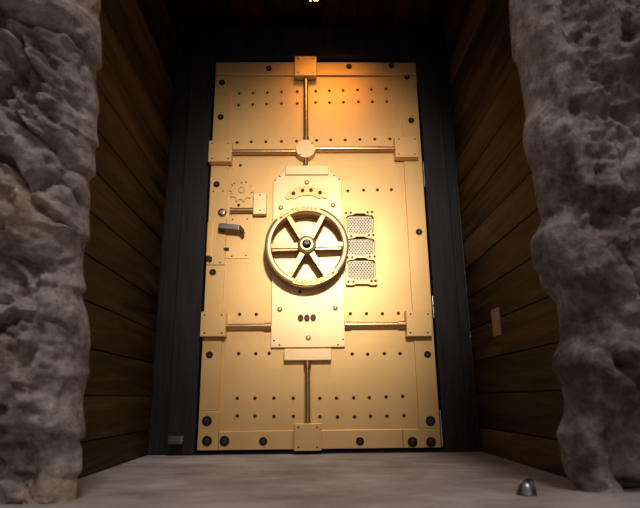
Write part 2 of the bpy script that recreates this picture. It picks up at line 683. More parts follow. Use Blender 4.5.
HB = 0.055
a_ul = anchor(208.4, 140.3, 231.8, 161.5, HB, HS + E_)
a_ur = anchor(395.0, 136.0, 418.5, 157.0, HB, HS + E_)
a_ll = anchor(200.3, 311.5, 225.8, 336.5, HB, HS + E_)
a_lr = anchor(406.3, 310.5, 432.0, 336.3, HB, HS + E_)
a_tc = anchor(294.5, 56.0, 316.7, 75.2, HB, HS + 0.0045)
a_bc = anchor(294.0, 423.5, 321.5, 451.0, HB - 0.012, HS + E_)

# centre plate with chamfered upper corners
HP = 0.022
PL = [(271.6, 347.5), (272.6, 181), (284, 171), (284, 167), (330, 166.6), (330, 170.6), (341.6, 180.5), (344.9, 347.2)]
pts = [D(a, b, HP) for a, b in PL]
xa = (pts[0][0] + pts[1][0]) / 2
xb = (pts[-1][0] + pts[-2][0]) / 2
pts[0] = (xa, pts[0][1]); pts[1] = (xa, pts[1][1]); pts[-1] = (xb, pts[0][1]); pts[-2] = (xb, pts[-2][1])
CP = sheet('centre_plate', [pts], E_, HP, GOLD_P, DOOR, 0.0015)
for px, py in [(275.2, 180.4), (279.8, 176.4), (333.8, 175.4), (339.2, 179.2), (274, 340.6), (279.5, 345), (338, 344.7), (343, 339.3)]:
    tiny_screw(px, py, HP, CP)
x0, x1, z0, z1 = rect(285.5, 165.3, 328.6, 174.5, 0.034)
plate('upper_box', x0, x1, z0, z1, HP + E_, 0.034, GOLD_P, 0.002)
x0, x1, z0, z1 = rect(284.1, 348.3, 331.6, 360.2, 0.046)
lowbox = (x0, x1, z0, z1)
plate('lower_box', x0, x1, z0, z1 - 0.002, E_, 0.046, GOLD_P, 0.002)

# round boss where the rods cross
bx, bz = D(305.6, 148.4, 0.05)
b = bmesh.new()
lathe(b, [(0.052, 0.0006), (0.052, 0.046), (0.0495, 0.05), (0, 0.05)], 48, at(bx, 0, bz))
BOSS = obj('round_boss', b, GOLD_P, DOOR)
for px, py in [(300.2, 154.3), (312, 143.2)]:
    tiny_screw(px, py, 0.05, BOSS)

# locking rods
RR, RY = 0.0125, -0.026


def hrod(xa, xb, py, collars):
    z = D(320, py, -RY)[1]
    L = xb - xa
    c = 0.03 / L
    ends = [(0, 1, RR)]
    if collars == 'both':
        ends = [(0, c, RR * 1.35), (c, 1 - c, RR), (1 - c, 1, RR * 1.35)]
    elif collars == 'b':
        ends = [(0, 1 - c, RR), (1 - c, 1, RR * 1.35)]
    b = bmesh.new()
    rod(b, (xa, RY, z), (xb, RY, z), RR, 24, ends)
    obj('locking_rod', b, ROD, DOOR)


g = 0.0008
zt_rod = 150.0
hrod(a_ul[1] + g, bx - 0.0525, 151.6, None)
hrod(bx + 0.0525, a_ur[0] - g, 148.9, None)
hrod(a_ll[1] + g, xa - g, 325.6, 'b')
hrod(xb + g, a_lr[0] - g, 325.2, 'both')


def vrod(px, za, zb, ends):
    x = px
    b = bmesh.new()
    rod(b, (x, RY, za), (x, RY, zb), RR, 24, ends)
    obj('locking_rod', b, ROD, DOOR)


xv1 = D(305.9, 105, 0.026)[0]
vrod(xv1, bz + 0.053, a_tc[2] - g, [(0, 0.06, RR * 1.3), (0.06, 1, RR)])
vrod(bx, D(306, 165.6, 0.026)[1] + 0.002, bz - 0.053, None)
xv2 = D(307.6, 392, 0.026)[0]
vrod(xv2, a_bc[3] + g, lowbox[2] - g, [(0, 0.04, RR * 1.2), (0.04, 0.88, RR), (0.88, 1, RR * 1.35)])

# arched dial plate
arc = []
for px, py in [(285.4, 197.5), (286.4, 194.5), (289, 191.4), (293, 188.8), (298, 187), (303, 186.1), (308, 185.9), (313, 186.4),
               (318, 187.7), (322.5, 189.8), (326, 192.8), (327.6, 196.2), (327, 198.1), (324.5, 198.3), (321.6, 197.4), (319, 198.9),
               (315.5, 196.6), (311, 195.3), (306, 195.1), (301, 195.9), (296.6, 197.6), (294, 199), (291.8, 197.4), (289.6, 198.7), (287, 199.2)]:
    arc.append(D(px, py, HP + 0.008))
AP = sheet('arched_plate', [arc], HP + E_, HP + 0.008, GOLD, DOOR, 0.001)


def knob_mesh(name, px, py, h, r, hh, mat, parent, sy=1.0, proto=None):
    x, z = D(px, py, h)
    w = (x, -h - 0.0002, z)
    if proto:
        return copy_part(proto, parent, w)
    b = bmesh.new()
    lathe(b, [(r, 0), (r, hh * 0.5), (r * 0.8, hh), (r * 0.45, hh), (r * 0.4, hh * 0.55), (0, hh * 0.55)], 20, at(*w) @ Matrix.Scale(sy, 4, (0, 1, 0)))
    return obj(name, b, mat, parent, origin=w)


k = None
for px, py in [(293.5, 193.4), (302.6, 190.6), (311, 190.2), (320, 192.7)]:
    k = knob_mesh('dial', px, py, HP + 0.008, 0.0098, 0.008, BRONZE, AP, proto=k)
k = None
for px, py in [(300.6, 318.1), (306.9, 318), (313.2, 317.7)]:
    k = knob_mesh('combination_dial', px, py, HP, 0.0135, 0.009, BRONZE, DOOR, 1.25, proto=k)
# domed studs on the plate
pr = None
for px, py in [(306.8, 182), (280.7, 207.4), (333, 204.7), (279.7, 309.2), (335.4, 308), (308.4, 337.6)]:
    x, z = D(px, py, HP + 0.006)
    w = (x, -HP - 0.0002, z)
    if pr is None:
        b = bmesh.new()
        lathe(b, [(0.0125, 0), (0.0125, 0.003), (0.0115, 0.006), (0.0085, 0.009), (0.004, 0.0105), (0, 0.0108)], 24, at(*w))
        pr = obj('domed_stud', b, GOLD_P, DOOR, origin=w)
    else:
        copy_part(pr, DOOR, w)
knob_mesh('plate_screw', 299.8, 291.8, HP, 0.008, 0.006, BRONZE, DOOR)

# ------------------------------------------------------------------ hand wheel
HF, HBK = 0.124, 0.044            # front faces of the two flanges
wx, wz = D(306.8, 244.9, HF)
RO = abs(D(349.0, 247, HF)[0] - D(264.6, 247, HF)[0]) / 2
RI = RO - 0.031


def flange(h, ro, ri, th, bv=0.006):
    y0, y1 = -h, -h + th
    return [(ro - bv, y0), (ro - bv * 0.3, y0 + bv * 0.3), (ro, y0 + bv), (ro, y1 - bv * 0.5), (ro - bv * 0.5, y1),
            (ri + bv * 0.5, y1), (ri, y1 - bv * 0.5), (ri, y0 + bv), (ri + bv * 0.3, y0 + bv * 0.3), (ri + bv, y0)]


bm = bmesh.new()
ring(bm, wx, wz, flange(HF, RO, RI, 0.014, 0.006))
WHEEL = obj('hand_wheel', bm, CAST, DOOR, origin=(wx, -HF + 0.05, wz), smooth=40)


RC = (RO + RI) / 2
bm = bmesh.new()
ring(bm, wx, wz, flange(0.047, RC + 0.0110, RC - 0.0130, 0.018, 0.004))
obj('rear_rim', bm, CAST, WHEEL)


def spoke(ang):
    t = bmesh.new()
    ra, rb = 0.034, RI + 0.006
    for h, th, wa, wb in ((HF - 0.002, 0.010, 0.0155, 0.0120),):
        vs = []
        for y, k in ((-h, 0.80), (-h + 0.004, 1.0), (-h + th, 1.0)):
            vs.append([t.verts.new((ra, y, -wa * k)), t.verts.new((rb, y, -wb * k)), t.verts.new((rb, y, wb * k)), t.verts.new((ra, y, wa * k))])
        t.faces.new(vs[0])
        t.faces.new(vs[2][::-1])
        for p, q in zip(vs, vs[1:]):
            for i in range(4):
                j = (i + 1) % 4
                t.faces.new((p[i], q[i], q[j], p[j]))
    bmesh.ops.rotate(t, verts=t.verts[:], cent=(0, 0, 0), matrix=Matrix.Rotation(-ang, 3, 'Y'))
    bmesh.ops.translate(t, verts=t.verts[:], vec=(wx, 0, wz))
    return t


for k in range(6):
    a = math.radians(1.5 + 60 * k)
    so_ = obj('spoke', spoke(a), CAST, WHEEL, smooth=40)
    # matching rear spoke with rounded ends
    t = bmesh.new()
    box(t, 0.034, RI + 0.004, -0.046, -0.029, -0.0098, 0.0098, 0.004, 3)
    bmesh.ops.rotate(t, verts=t.verts[:], cent=(0, 0, 0), matrix=Matrix.Rotation(-a, 3, 'Y'))
    bmesh.ops.translate(t, verts=t.verts[:], vec=(wx, 0, wz))
    obj('rear_spoke', t, CAST, WHEEL, smooth=None)
    # short post that ties the front rim to the round rim behind it
    t = bmesh.new()
    lathe(t, [(0.006, 0.0475), (0.006, HF - 0.0125)], 14, at(wx + RC * math.cos(a), 0, wz + RC * math.sin(a)))
    obj('rim_post', t, BRONZE, WHEEL)
bm = bmesh.new()
lathe(bm, [(0.030, HP + 0.001), (0.030, 0.028), (0.036, 0.032), (0.036, 0.112), (0.044, 0.116), (0.044, 0.132), (0.040, 0.137), (0.033, 0.139), (0.030, 0.143), (0.022, 0.143)], 40, at(wx, 0, wz))
obj('hub', bm, CAST, WHEEL)
bm = bmesh.new()
lathe(bm, [(0.0215, 0.1434), (0.0215, 0.150), (0.0175, 0.154), (0.0155, 0.168), (0.012, 0.171), (0.006, 0.171), (0.005, 0.166), (0, 0.166)], 24, at(wx, 0, wz))
obj('hub_nut', bm, STEEL, WHEEL)


# lettered bands: an arrow and TO OPEN, twice round the rim
def glyph_loops(txt, size):
    cu = bpy.data.curves.new('tmp', 'FONT')
    cu.body = txt
    cu.size = size
    cu.extrude = 0.0009
    cu.offset = 0.00025
    cu.align_x = 'CENTER'
    to = bpy.data.objects.new('tmp', cu)
    me = bpy.data.meshes.new_from_object(to)
    bpy.data.objects.remove(to)
    bpy.data.curves.remove(cu)
    return me


RM = (RO + RI) / 2
for turn in (0.0, PI):
    a0, a1 = math.radians(70.5), math.radians(138.0)
    t = bmesh.new()
    seg = 40
    rows = []
    for i in range(seg + 1):
        a = a0 + (a1 - a0) * i / seg + turn
        rows.append([t.verts.new((wx + r * math.cos(a), y, wz + r * math.sin(a)))
                     for r, y in ((RM - 0.0115, -HF + 0.001), (RM - 0.0115, -HF - 0.0020), (RM + 0.0115, -HF - 0.0020), (RM + 0.0115, -HF + 0.001))])
    for p, q in zip(rows, rows[1:]):
        for i in range(4):
            t.faces.new((p[i], p[(i + 1) % 4], q[(i + 1) % 4], q[i]))
    t.faces.new(rows[0]); t.faces.new(rows[-1][::-1])
    obj('name_band', t, GOLD, WHEEL)
    t = bmesh.new()
    for ch, deg in (('T', 110.5), ('O', 104.3), ('O', 95.0), ('P', 88.8), ('E', 82.8), ('N', 76.3)):
        a = math.radians(deg) + turn
        me = glyph_loops(ch, 0.024)
        R_ = RM - 0.0085
        for v in me.vertices:
            u_, w_, d_ = v.co
            # local: u along the tangent (clockwise), w outwards, d out of the door
            x = wx + (R_ + w_) * math.cos(a) + u_ * math.sin(a)
            z = wz + (R_ + w_) * math.sin(a) - u_ * math.cos(a)
            v.co = (x, -HF - 0.0026 - d_, z)
        t.from_mesh(me)
        bpy.data.meshes.remove(me)
    # arrow: long hatched shaft with its head at the outer end
    def arcquad(r0_, r1_, d0, d1):
        n_ = 8
        vs = []
        for i in range(n_ + 1):
            a = math.radians(d0 + (d1 - d0) * i / n_) + turn
            vs.append([t.verts.new((wx + r * math.cos(a), y, wz + r * math.sin(a))) for r, y in
                       ((r0_, -HF - 0.0018), (r0_, -HF - 0.0034), (r1_, -HF - 0.0034), (r1_, -HF - 0.0018))])
        for p, q in zip(vs, vs[1:]):
            for i in range(4):
                t.faces.new((p[i], p[(i + 1) % 4], q[(i + 1) % 4], q[i]))
        t.faces.new(vs[0]); t.faces.new(vs[-1][::-1])
    arcquad(RM - 0.0016, RM + 0.0016, 116.0, 132.0)
    tri = []
    for r, dg in ((RM - 0.0075, 130.5), (RM + 0.0075, 130.5), (RM, 136.5)):
        a = math.radians(dg) + turn
        tri.append([t.verts.new((wx + r * math.cos(a), y, wz + r * math.sin(a))) for y in (-HF - 0.0018, -HF - 0.0034)])
    t.faces.new([v[1] for v in tri]); t.faces.new([v[0] for v in tri][::-1])
    for i in range(3):
        j = (i + 1) % 3
        t.faces.new((tri[i][0], tri[i][1], tri[j][1], tri[j][0]))
    obj('lettering', t, DARKGOLD, WHEEL, smooth=None)

# ------------------------------------------------------------------ triple screen panel on the right
HG = 0.024
gx0 = (D(344.6, 213, HG)[0] + D(345.3, 282, HG)[0]) / 2
gx1 = (D(374.6, 213, HG)[0] + D(378.6, 282, HG)[0]) / 2
gz1, gz0 = D(360, 210.2, HG)[1], D(360, 285.2, HG)[1]
zs_ = [D(360, y, HG)[1] for y in (212.4, 235.6, 256.9, 281.3)]
bay = []
W_ = gx1 - gx0
for zt_, zb_ in zip(zs_, zs_[1:]):
    bay.append((zb_, zt_))


def outline():
    c = 0.007
    lp = [(gx0 + c, gz1), (gx0 + W_ * 0.22, gz1), (gx0 + W_ * 0.30, gz1 - 0.006), (gx1 - W_ * 0.30, gz1 - 0.006), (gx1 - W_ * 0.22, gz1), (gx1 - c, gz1), (gx1, gz1 - c),
          (gx1, gz0 + c), (gx1 - c, gz0), (gx1 - W_ * 0.22, gz0), (gx1 - W_ * 0.30, gz0 + 0.006), (gx0 + W_ * 0.30, gz0 + 0.006), (gx0 + W_ * 0.22, gz0), (gx0 + c, gz0), (gx0, gz0 + c), (gx0, gz1 - c)]
    return lp


def bay_loop(zb_, zt_):
    m_ = 0.0095
    x0, x1 = gx0 + m_, gx1 - m_
    za, zc = zb_ + 0.007, zt_ - 0.007
    t_ = 0.30 * W_
    e = 0.006
    return [(x0, za + 0.018), (x0 + 0.008, za + 0.009), (x0 + t_ - 0.012, za + 0.006), (x0 + t_, za - e + 0.004), (x1 - t_, za - e + 0.004), (x1 - t_ + 0.012, za + 0.006), (x1 - 0.008, za + 0.009), (x1, za + 0.018),
            (x1, zc - 0.018), (x1 - 0.008, zc - 0.009), (x1 - t_ + 0.012, zc - 0.006), (x1 - t_, zc + e - 0.004), (x0 + t_, zc + e - 0.004), (x0 + t_ - 0.012, zc - 0.006), (x0 + 0.008, zc - 0.009), (x0, zc - 0.018)]


GR = sheet('screen_panel', [outline()] + [bay_loop(*b_) for b_ in bay], E_, HG, GOLD, DOOR, 0.0012)
for zb_, zt_ in bay:
    # diamond wire mesh; dark backing bared at right and top as inner shadow
    x0, x1, za, zc = gx0 + 0.011, gx1 - 0.011, zb_ + 0.006, zt_ - 0.006
    b = bmesh.new()
    box(b, x0 + 0.003, x1 - 0.003, -0.003, -0.0008, za, zc)
    obj('screen_backing', b, SCREENBACK, GR)
    b = bmesh.new()
    pitch, wd = 0.0115, 0.0026
    xs0, xs1, zs0, zs1 = x0 + 0.009, x1 - 0.011, za + 0.006, zc - 0.013
    for s in (1, -1):

        c = -3.0
        while c < 3.0:
            # line z = s*1.3*x + c clipped to the bay
            sl_ = s * 1.35
            pts_ = []
            for X in (xs0, xs1):
                Zv = sl_ * X + c
                if zs0 <= Zv <= zs1:
                    pts_.append((X, Zv))
            for Zv in (zs0, zs1):
                X = (Zv - c) / sl_
                if xs0 < X < xs1:
                    pts_.append((X, Zv))
            if len(pts_) >= 2:
                p, q = pts_[0], pts_[1]
                d = Vector((q[0] - p[0], q[1] - p[1]))
                if d.length > 0.003:
                    nrm = Vector((-d.y, d.x)).normalized() * wd
                    yy = -0.0085 - (0.0008 if s > 0 else 0)
                    vs = [b.verts.new((p[0] + nrm.x * k, yy + o_, p[1] + nrm.y * k)) for k, o_ in ((-1, 0), (1, 0), (1, 0.002), (-1, 0.002))]
                    ve = [b.verts.new((q[0] + nrm.x * k, yy + o_, q[1] + nrm.y * k)) for k, o_ in ((-1, 0), (1, 0), (1, 0.002), (-1, 0.002))]
                    for i in range(4):
                        j = (i + 1) % 4
                        b.faces.new((vs[i], vs[j], ve[j], ve[i]))
            c += pitch * math.sqrt(1 + 1.35 ** 2)
    # rim that carries the wires
    for (u0_, u1_, w0_, w1_) in ((xs0 - 0.004, xs1 + 0.004, zs1 - 0.001, zs1 + 0.003), (xs0 - 0.004, xs1 + 0.004, zs0 - 0.003, zs0 + 0.001),
                                 (xs0 - 0.004, xs0 + 0.001, zs0, zs1), (xs1 - 0.001, xs1 + 0.004, zs0, zs1)):
        box(b, u0_, u1_, -0.0095, -0.0035, w0_, w1_)
    obj('wire_screen', b, SCREEN, GR)
k = None
for px, py in [(346, 213.1), (350.6, 212.7), (367.6, 212.3), (372, 212.1), (346.7, 236.6), (351.2, 236.3), (368.6, 235.2), (373.4, 235.1),
               (347.8, 257.6), (352.3, 257.3), (369.9, 256.6), (374.6, 256.4), (348.4, 281.6), (353.5, 281.5), (371.5, 281), (375.6, 280.8)]:
    k = knob_mesh('panel_screw', px, py, HG, 0.0066, 0.004, BRONZE, GR, proto=k)

# ------------------------------------------------------------------ lock side
# gear plate
gxc, gzc = D(241.2, 190.3, 0.008)
lp = []
n_t = 10
for i in range(n_t):
    for f_, r in ((0.0, 0.050), (0.26, 0.050), (0.36, 0.063), (0.62, 0.063), (0.74, 0.050)):
        a = 2 * PI * (i + f_) / n_t + 0.25
        lp.append((gxc + r * math.cos(a), gzc + r * math.sin(a)))
GEAR = sheet('gear_plate', [lp], E_, 0.009, GOLD, DOOR, 0.001)
b = bmesh.new()
lathe(b, [(0.017, 0.0095), (0.017, 0.0125), (0.013, 0.0145), (0.0125, 0.0105), (0, 0.0105)], 24, at(gxc + 0.003, 0, gzc))
obj('gear_boss', b, GOLD, GEAR)
for px, py in [(234.2, 183.4), (241.6, 182.8), (246, 182.4)]:
    tiny_screw(px, py, 0.009, GEAR)
# escutcheon
x0, x1, z0, z1 = rect(227, 217, 249.6, 258.5, 0.005)
plate('escutcheon', xs_l + 0.0008, x1, z0, z1, E_, 0.0035, GOLD, 0.001)
for px, py in [(232.6, 219.6), (247.2, 219), (231.8, 256.2), (246, 255.4)]:
    tiny_screw(px, py, 0.0035, DOOR)
for px, py in [(213.4, 191.4), (223, 191.2), (209.6, 262.6), (220, 262.6)]:
    tiny_screw(px, py, HS, DOOR)
# lock case and bolt rod
HC = 0.04
x0, x1, z0, z1 = rect(253.2, 192.7, 266.6, 214.0, HC)
LC = plate('lock_case', x0, x1, z0, z1, E_, HC, GOLD_P, 0.002)
for px, py in [(260, 195), (260, 210.3)]:
    tiny_screw(px, py, HC, LC)
zr = D(241, 210.3, 0.018)[1]
xr0 = D(230.4, 211, 0.018)[0]
b = bmesh.new()
rod(b, (xr0, -0.018, zr), (x0 - g, -0.018, zr), 0.0125, 20, [(0, 0.08, 0.0155), (0.08, 1, 0.0125)])
obj('bolt_rod', b, ROD, DOOR)
# lock cylinder
cx_, cz_ = D(222, 212, HS + 0.012)
b = bmesh.new()
lathe(b, [(0.022, HS + 0.0003), (0.022, HS + 0.006), (0.0195, HS + 0.010), (0.014, HS + 0.014), (0.011, HS + 0.0145), (0.0105, HS + 0.012), (0, HS + 0.012)], 32, at(cx_, 0, cz_))
LCY = obj('lock_cylinder', b, CHROME, DOOR)
b = bmesh.new()
box(b, cx_ - 0.0015, cx_ + 0.0015, -HS - 0.0132, -HS - 0.0122, cz_ - 0.006, cz_ + 0.006)
obj('keyhole', b, SLOT, LCY)
# lever handle: spindle, a flat grey bar and a dark returned tip
hx, hz = D(221.5, 227.5, HS + 0.02)
b = bmesh.new()
lathe(b, [(0.019, HS + 0.0003), (0.019, HS + 0.008), (0.0115, HS + 0.012), (0.0115, HS + 0.046)], 28, at(hx, 0, hz))
LEV = obj('lever_handle', b, GREYLEVER, DOOR)
bar = [D(a, c, 0.062) for a, c in [(218.4, 225.0), (219.6, 223.6), (222, 223.2), (239.2, 225.2), (239.2, 230.2), (221, 228.8), (218.8, 227.8)]]
sheet('lever_bar', [bar], HS + 0.036, HS + 0.060, GREYLEVER, LEV, 0.003)
tip = [D(a, c, 0.062) for a, c in [(239.5, 225.4), (240.6, 225.7), (244.2, 229.6), (244.5, 232.4), (243, 233.9), (241.8, 232.2), (239.5, 230.2)]]
sheet('lever_tip', [tip], HS + 0.030, HS + 0.060, BRONZE, LEV, 0.002)
band = [D(a, c, 0.064) for a, c in [(238.0, 225.0), (239.4, 225.2), (239.4, 230.3), (238.0, 230.1)]]
sheet('lever_band', [band], HS + 0.0605, HS + 0.063, CHROME, LEV, 0.0005)
# small dark slots
for pr_ in ((223.6, 247.7, 229, 250.5),):
    x0, x1, z0, z1 = rect(*pr_, HS)
    plate('slot', x0, x1, z0, z1, HS + 0.0003, HS + 0.004, SLOT, 0.001)
# upright guard bar at the latch edge
x0, x1, z0, z1 = rect(206.6, 221.5, 211.0, 256.0, 0.026)
LG = plate('latch_guard', x0, x1, z0, z1, HS + E_, 0.026, GOLD_V, 0.003)
x0, x1, z0, z1 = rect(206.4, 256.4, 211.6, 260.4, 0.024)
plate('guard_foot', x0, x1, z0, z1 - g, HS + E_, 0.024, SLOT, 0.001, LG)
# hinge knuckles in the right-hand gap
for pa, pb in ((63, 83.5), (162, 187), (296, 318), (410, 446)):
    za, zc = D(430, pb, 0.004)[1], D(430, pa, 0.004)[1]
    b = bmesh.new()
    rod(b, (0.5558, -0.006, za), (0.5558, -0.006, zc), 0.005, 14)
    obj('hinge_knuckle', b, CHROME, DOOR)

# ------------------------------------------------------------------ small things
def ray_x(px, py, X):
    d = fw * F + rt * (px - 320) - up * (py - 254)
    t = (X - CAM[0]) / d[0]
    return CAM + d * t


# pale plate on the right wall
pa, pb, pc, pd = [ray_x(*q, XR) for q in ((493.2, 309), (500.2, 308), (502, 335), (495, 337))]
y0, y1 = (pb[1] + pc[1]) / 2, (pa[1] + pd[1]) / 2
z0, z1 = (pc[2] + pd[2]) / 2, (pa[2] + pb[2]) / 2
WP = empty('wall_plate', (XR, (y0 + y1) / 2, z0), 'small pale tan upright plate screwed to the dark plank wall on the right', 'plate')
TANP = plain('tan_plate', (0.30, 0.22, 0.15), 0.55, 0.05)
b = bmesh.new()
box(b, XR - 0.010, XR + 0.0012, y0, y1, z0, z1, 0.003)
obj('plate_body', b, TANP, WP)
for dz in (0.12, 0.88):
    b = bmesh.new()
    zc = z0 + (z1 - z0) * dz
    lathe(b, [(0.004, 0), (0.004, 0.0008), (0.002, 0.0014), (0, 0.0014)], 12, Matrix.Translation((XR - 0.0101, (y0 + y1) / 2, zc)) @ Matrix.Rotation(-PI / 2, 4, 'Y'))
    obj('plate_screw', b, BRONZE, WP)

# floor door stop
STP = empty('door_stop', (0.505, -1.085, 0), 'small domed metal door stop with black rubber bumper on the concrete floor', 'door stop')
sx, sy = 0.505, -1.085
b = bmesh.new()
lathe(b, [(0.0265, 0), (0.0265, 0.003), (0.0245, 0.006), (0.0225, 0.015), (0.0185, 0.024), (0.013, 0.0305), (0.007, 0.0335), (0, 0.0345)], 32, Matrix.Translation((sx, sy, 0.0)))
# flat cut that faces the door swing
geom = b.verts[:] + b.edges[:] + b.faces[:]
rx = bmesh.ops.bisect_plane(b, geom=geom, plane_co=(sx + 0.004, sy, 0.02), plane_no=(0.86, 0.25, 0.30), clear_outer=True)
ed = [e for e in rx['geom_cut'] if isinstance(e, bmesh.types.BMEdge)]
bmesh.ops.contextual_create(b, geom=ed)
obj('dome', b, plain('dull_steel', (0.20, 0.19, 0.19), 0.32, 0.9), STP)
b = bmesh.new()
nseg = 14
vs = []
for i in range(nseg + 1):
    a = -PI / 2 + PI * i / nseg
    rowv = []
    for r, xo in ((0.0265, 0.0045), (0.0265, 0.016), (0.019, 0.016), (0.019, 0.0045)):
        rowv.append(b.verts.new((sx + xo - 0.006 * 0, sy + r * 0.92 * math.sin(a), 0.0015 + max(0.0, r * 1.38 * math.cos(a)))))
    vs.append(rowv)
for p, q in zip(vs, vs[1:]):
    for i in range(4):
        b.faces.new((p[i], p[(i + 1) % 4], q[(i + 1) % 4], q[i]))
b.faces.new(vs[0]); b.faces.new(vs[-1][::-1])
obj('bumper', b, RUBBER, STP)

# grey block at the foot of the left jamb
x0, x1, z0, z1 = rect(168, 436.4, 182.4, 444.2, 0.03)
FB = empty('metal_block', ((x0 + x1) / 2, -0.015, z0), 'small grey metal block low on the black frame left of the vault door', 'block')
b = bmesh.new()
box(b, x0, x1 - 0.012, -0.032, -0.003, z0, z1, 0.002)
obj('block_body', b, GREYMETAL, FB)
b = bmesh.new()
box(b, x1 - 0.0115, x1, -0.034, -0.003, z0, z1, 0.002)
obj('block_end', b, plain('bare_zinc_edge', (0.16, 0.155, 0.15), 0.6, 0.1), FB)

# ceiling lamp with three small bulbs
LX, LY = -0.008, -0.197
LAMP = empty('ceiling_lamp', (LX, LY, ZC), 'small recessed amber lamp with three bulbs in the wooden ceiling above the vault door', 'lamp')
b = bmesh.new()
ringp = [(0.040, 0.0), (0.060, 0.0), (0.060, 0.008), (0.054, 0.012), (0.044, 0.012), (0.040, 0.008)]
t = bmesh.new()
n_ = 40
vv = [[t.verts.new((LX + r * math.cos(2 * PI * i / n_), LY + r * math.sin(2 * PI * i / n_), ZC - 0.0008 - h)) for r, h in ringp] for i in range(n_)]
for i in range(n_):
    for k_ in range(6):
        t.faces.new((vv[i][k_], vv[i][(k_ + 1) % 6], vv[(i + 1) % n_][(k_ + 1) % 6], vv[(i + 1) % n_][k_]))
obj('lamp_trim', t, BRONZE, LAMP)
m, nt, p = new_mat('glowing_amber_bulb')
p.inputs['Base Color'].default_value = (1, 0.7, 0.35, 1)
p.inputs['Emission Color'].default_value = (1, 0.55, 0.22, 1)
p.inputs['Emission Strength'].default_value = 4.0
GLOW = m
for dx in (-0.021, 0.001, 0.016):
    b = bmesh.new()
    lathe(b, [(0.003, 0.0), (0.0045, 0.002), (0.0050, 0.005), (0.0038, 0.008), (0, 0.0095)], 16,
          Matrix.Translation((LX + dx, LY + 0.006, ZC - 0.0012)) @ Matrix.Rotation(PI, 4, 'X'))
    obj('bulb', b, GLOW, LAMP)

# ------------------------------------------------------------------ stone pillars
def hash3(i, j, k, s):
    h = (i * 374761393 + j * 668265263 + k * 2147483647 + s * 144665) & 0xFFFFFFFF
    h = ((h ^ (h >> 13)) * 1274126177) & 0xFFFFFFFF
    return ((h ^ (h >> 16)) & 0xFFFF) / 65535.0


def vnoise(P, s=0):
    Pi = np.floor(P).astype(np.int64)
    f = P - Pi
    f = f * f * f * (f * (f * 6 - 15) + 10)
    out = 0
    for a in (0, 1):
        for b_ in (0, 1):
            for c in (0, 1):
                w = (f[:, 0] if a else 1 - f[:, 0]) * (f[:, 1] if b_ else 1 - f[:, 1]) * (f[:, 2] if c else 1 - f[:, 2])
                out = out + w * hash3(Pi[:, 0] + a, Pi[:, 1] + b_, Pi[:, 2] + c, s)
    return out * 2 - 1


def fbm(P, octs, s=0, gain=0.5):
    t, a, f = 0, 1, 1.0
    for o in range(octs):
        t = t + a * vnoise(P * f, s + o * 17)
        a *= gain
        f *= 2.03
    return t


def ridged(P, octs, s=0, gain=0.5):
    t, a, f = 0, 1, 1.0
    for o in range(octs):
        t = t + a * (1 - np.abs(vnoise(P * f, s + o * 31)) * 2)
        a *= gain
        f *= 2.1
    return t


def worley(P, s=0):
    Pi = np.floor(P).astype(np.int64)
    d1 = np.full(len(P), 9.0)
    d2 = np.full(len(P), 9.0)
    cid = np.zeros(len(P))
    for a in (-1, 0, 1):
        for b_ in (-1, 0, 1):
            for c in (-1, 0, 1):
                I, J, K = Pi[:, 0] + a, Pi[:, 1] + b_, Pi[:, 2] + c
                Q = np.stack([I + hash3(I, J, K, s), J + hash3(I, J, K, s + 5), K + hash3(I, J, K, s + 9)], 1)
                d = np.linalg.norm(P - Q, axis=1)
                n1 = d < d1
                d2 = np.where(n1, d1, np.minimum(d2, d))
                cid = np.where(n1, hash3(I, J, K, s + 13), cid)
                d1 = np.where(n1, d, d1)
    return d1, d2, cid


YE = -1.10            # plane of the silhouette edge


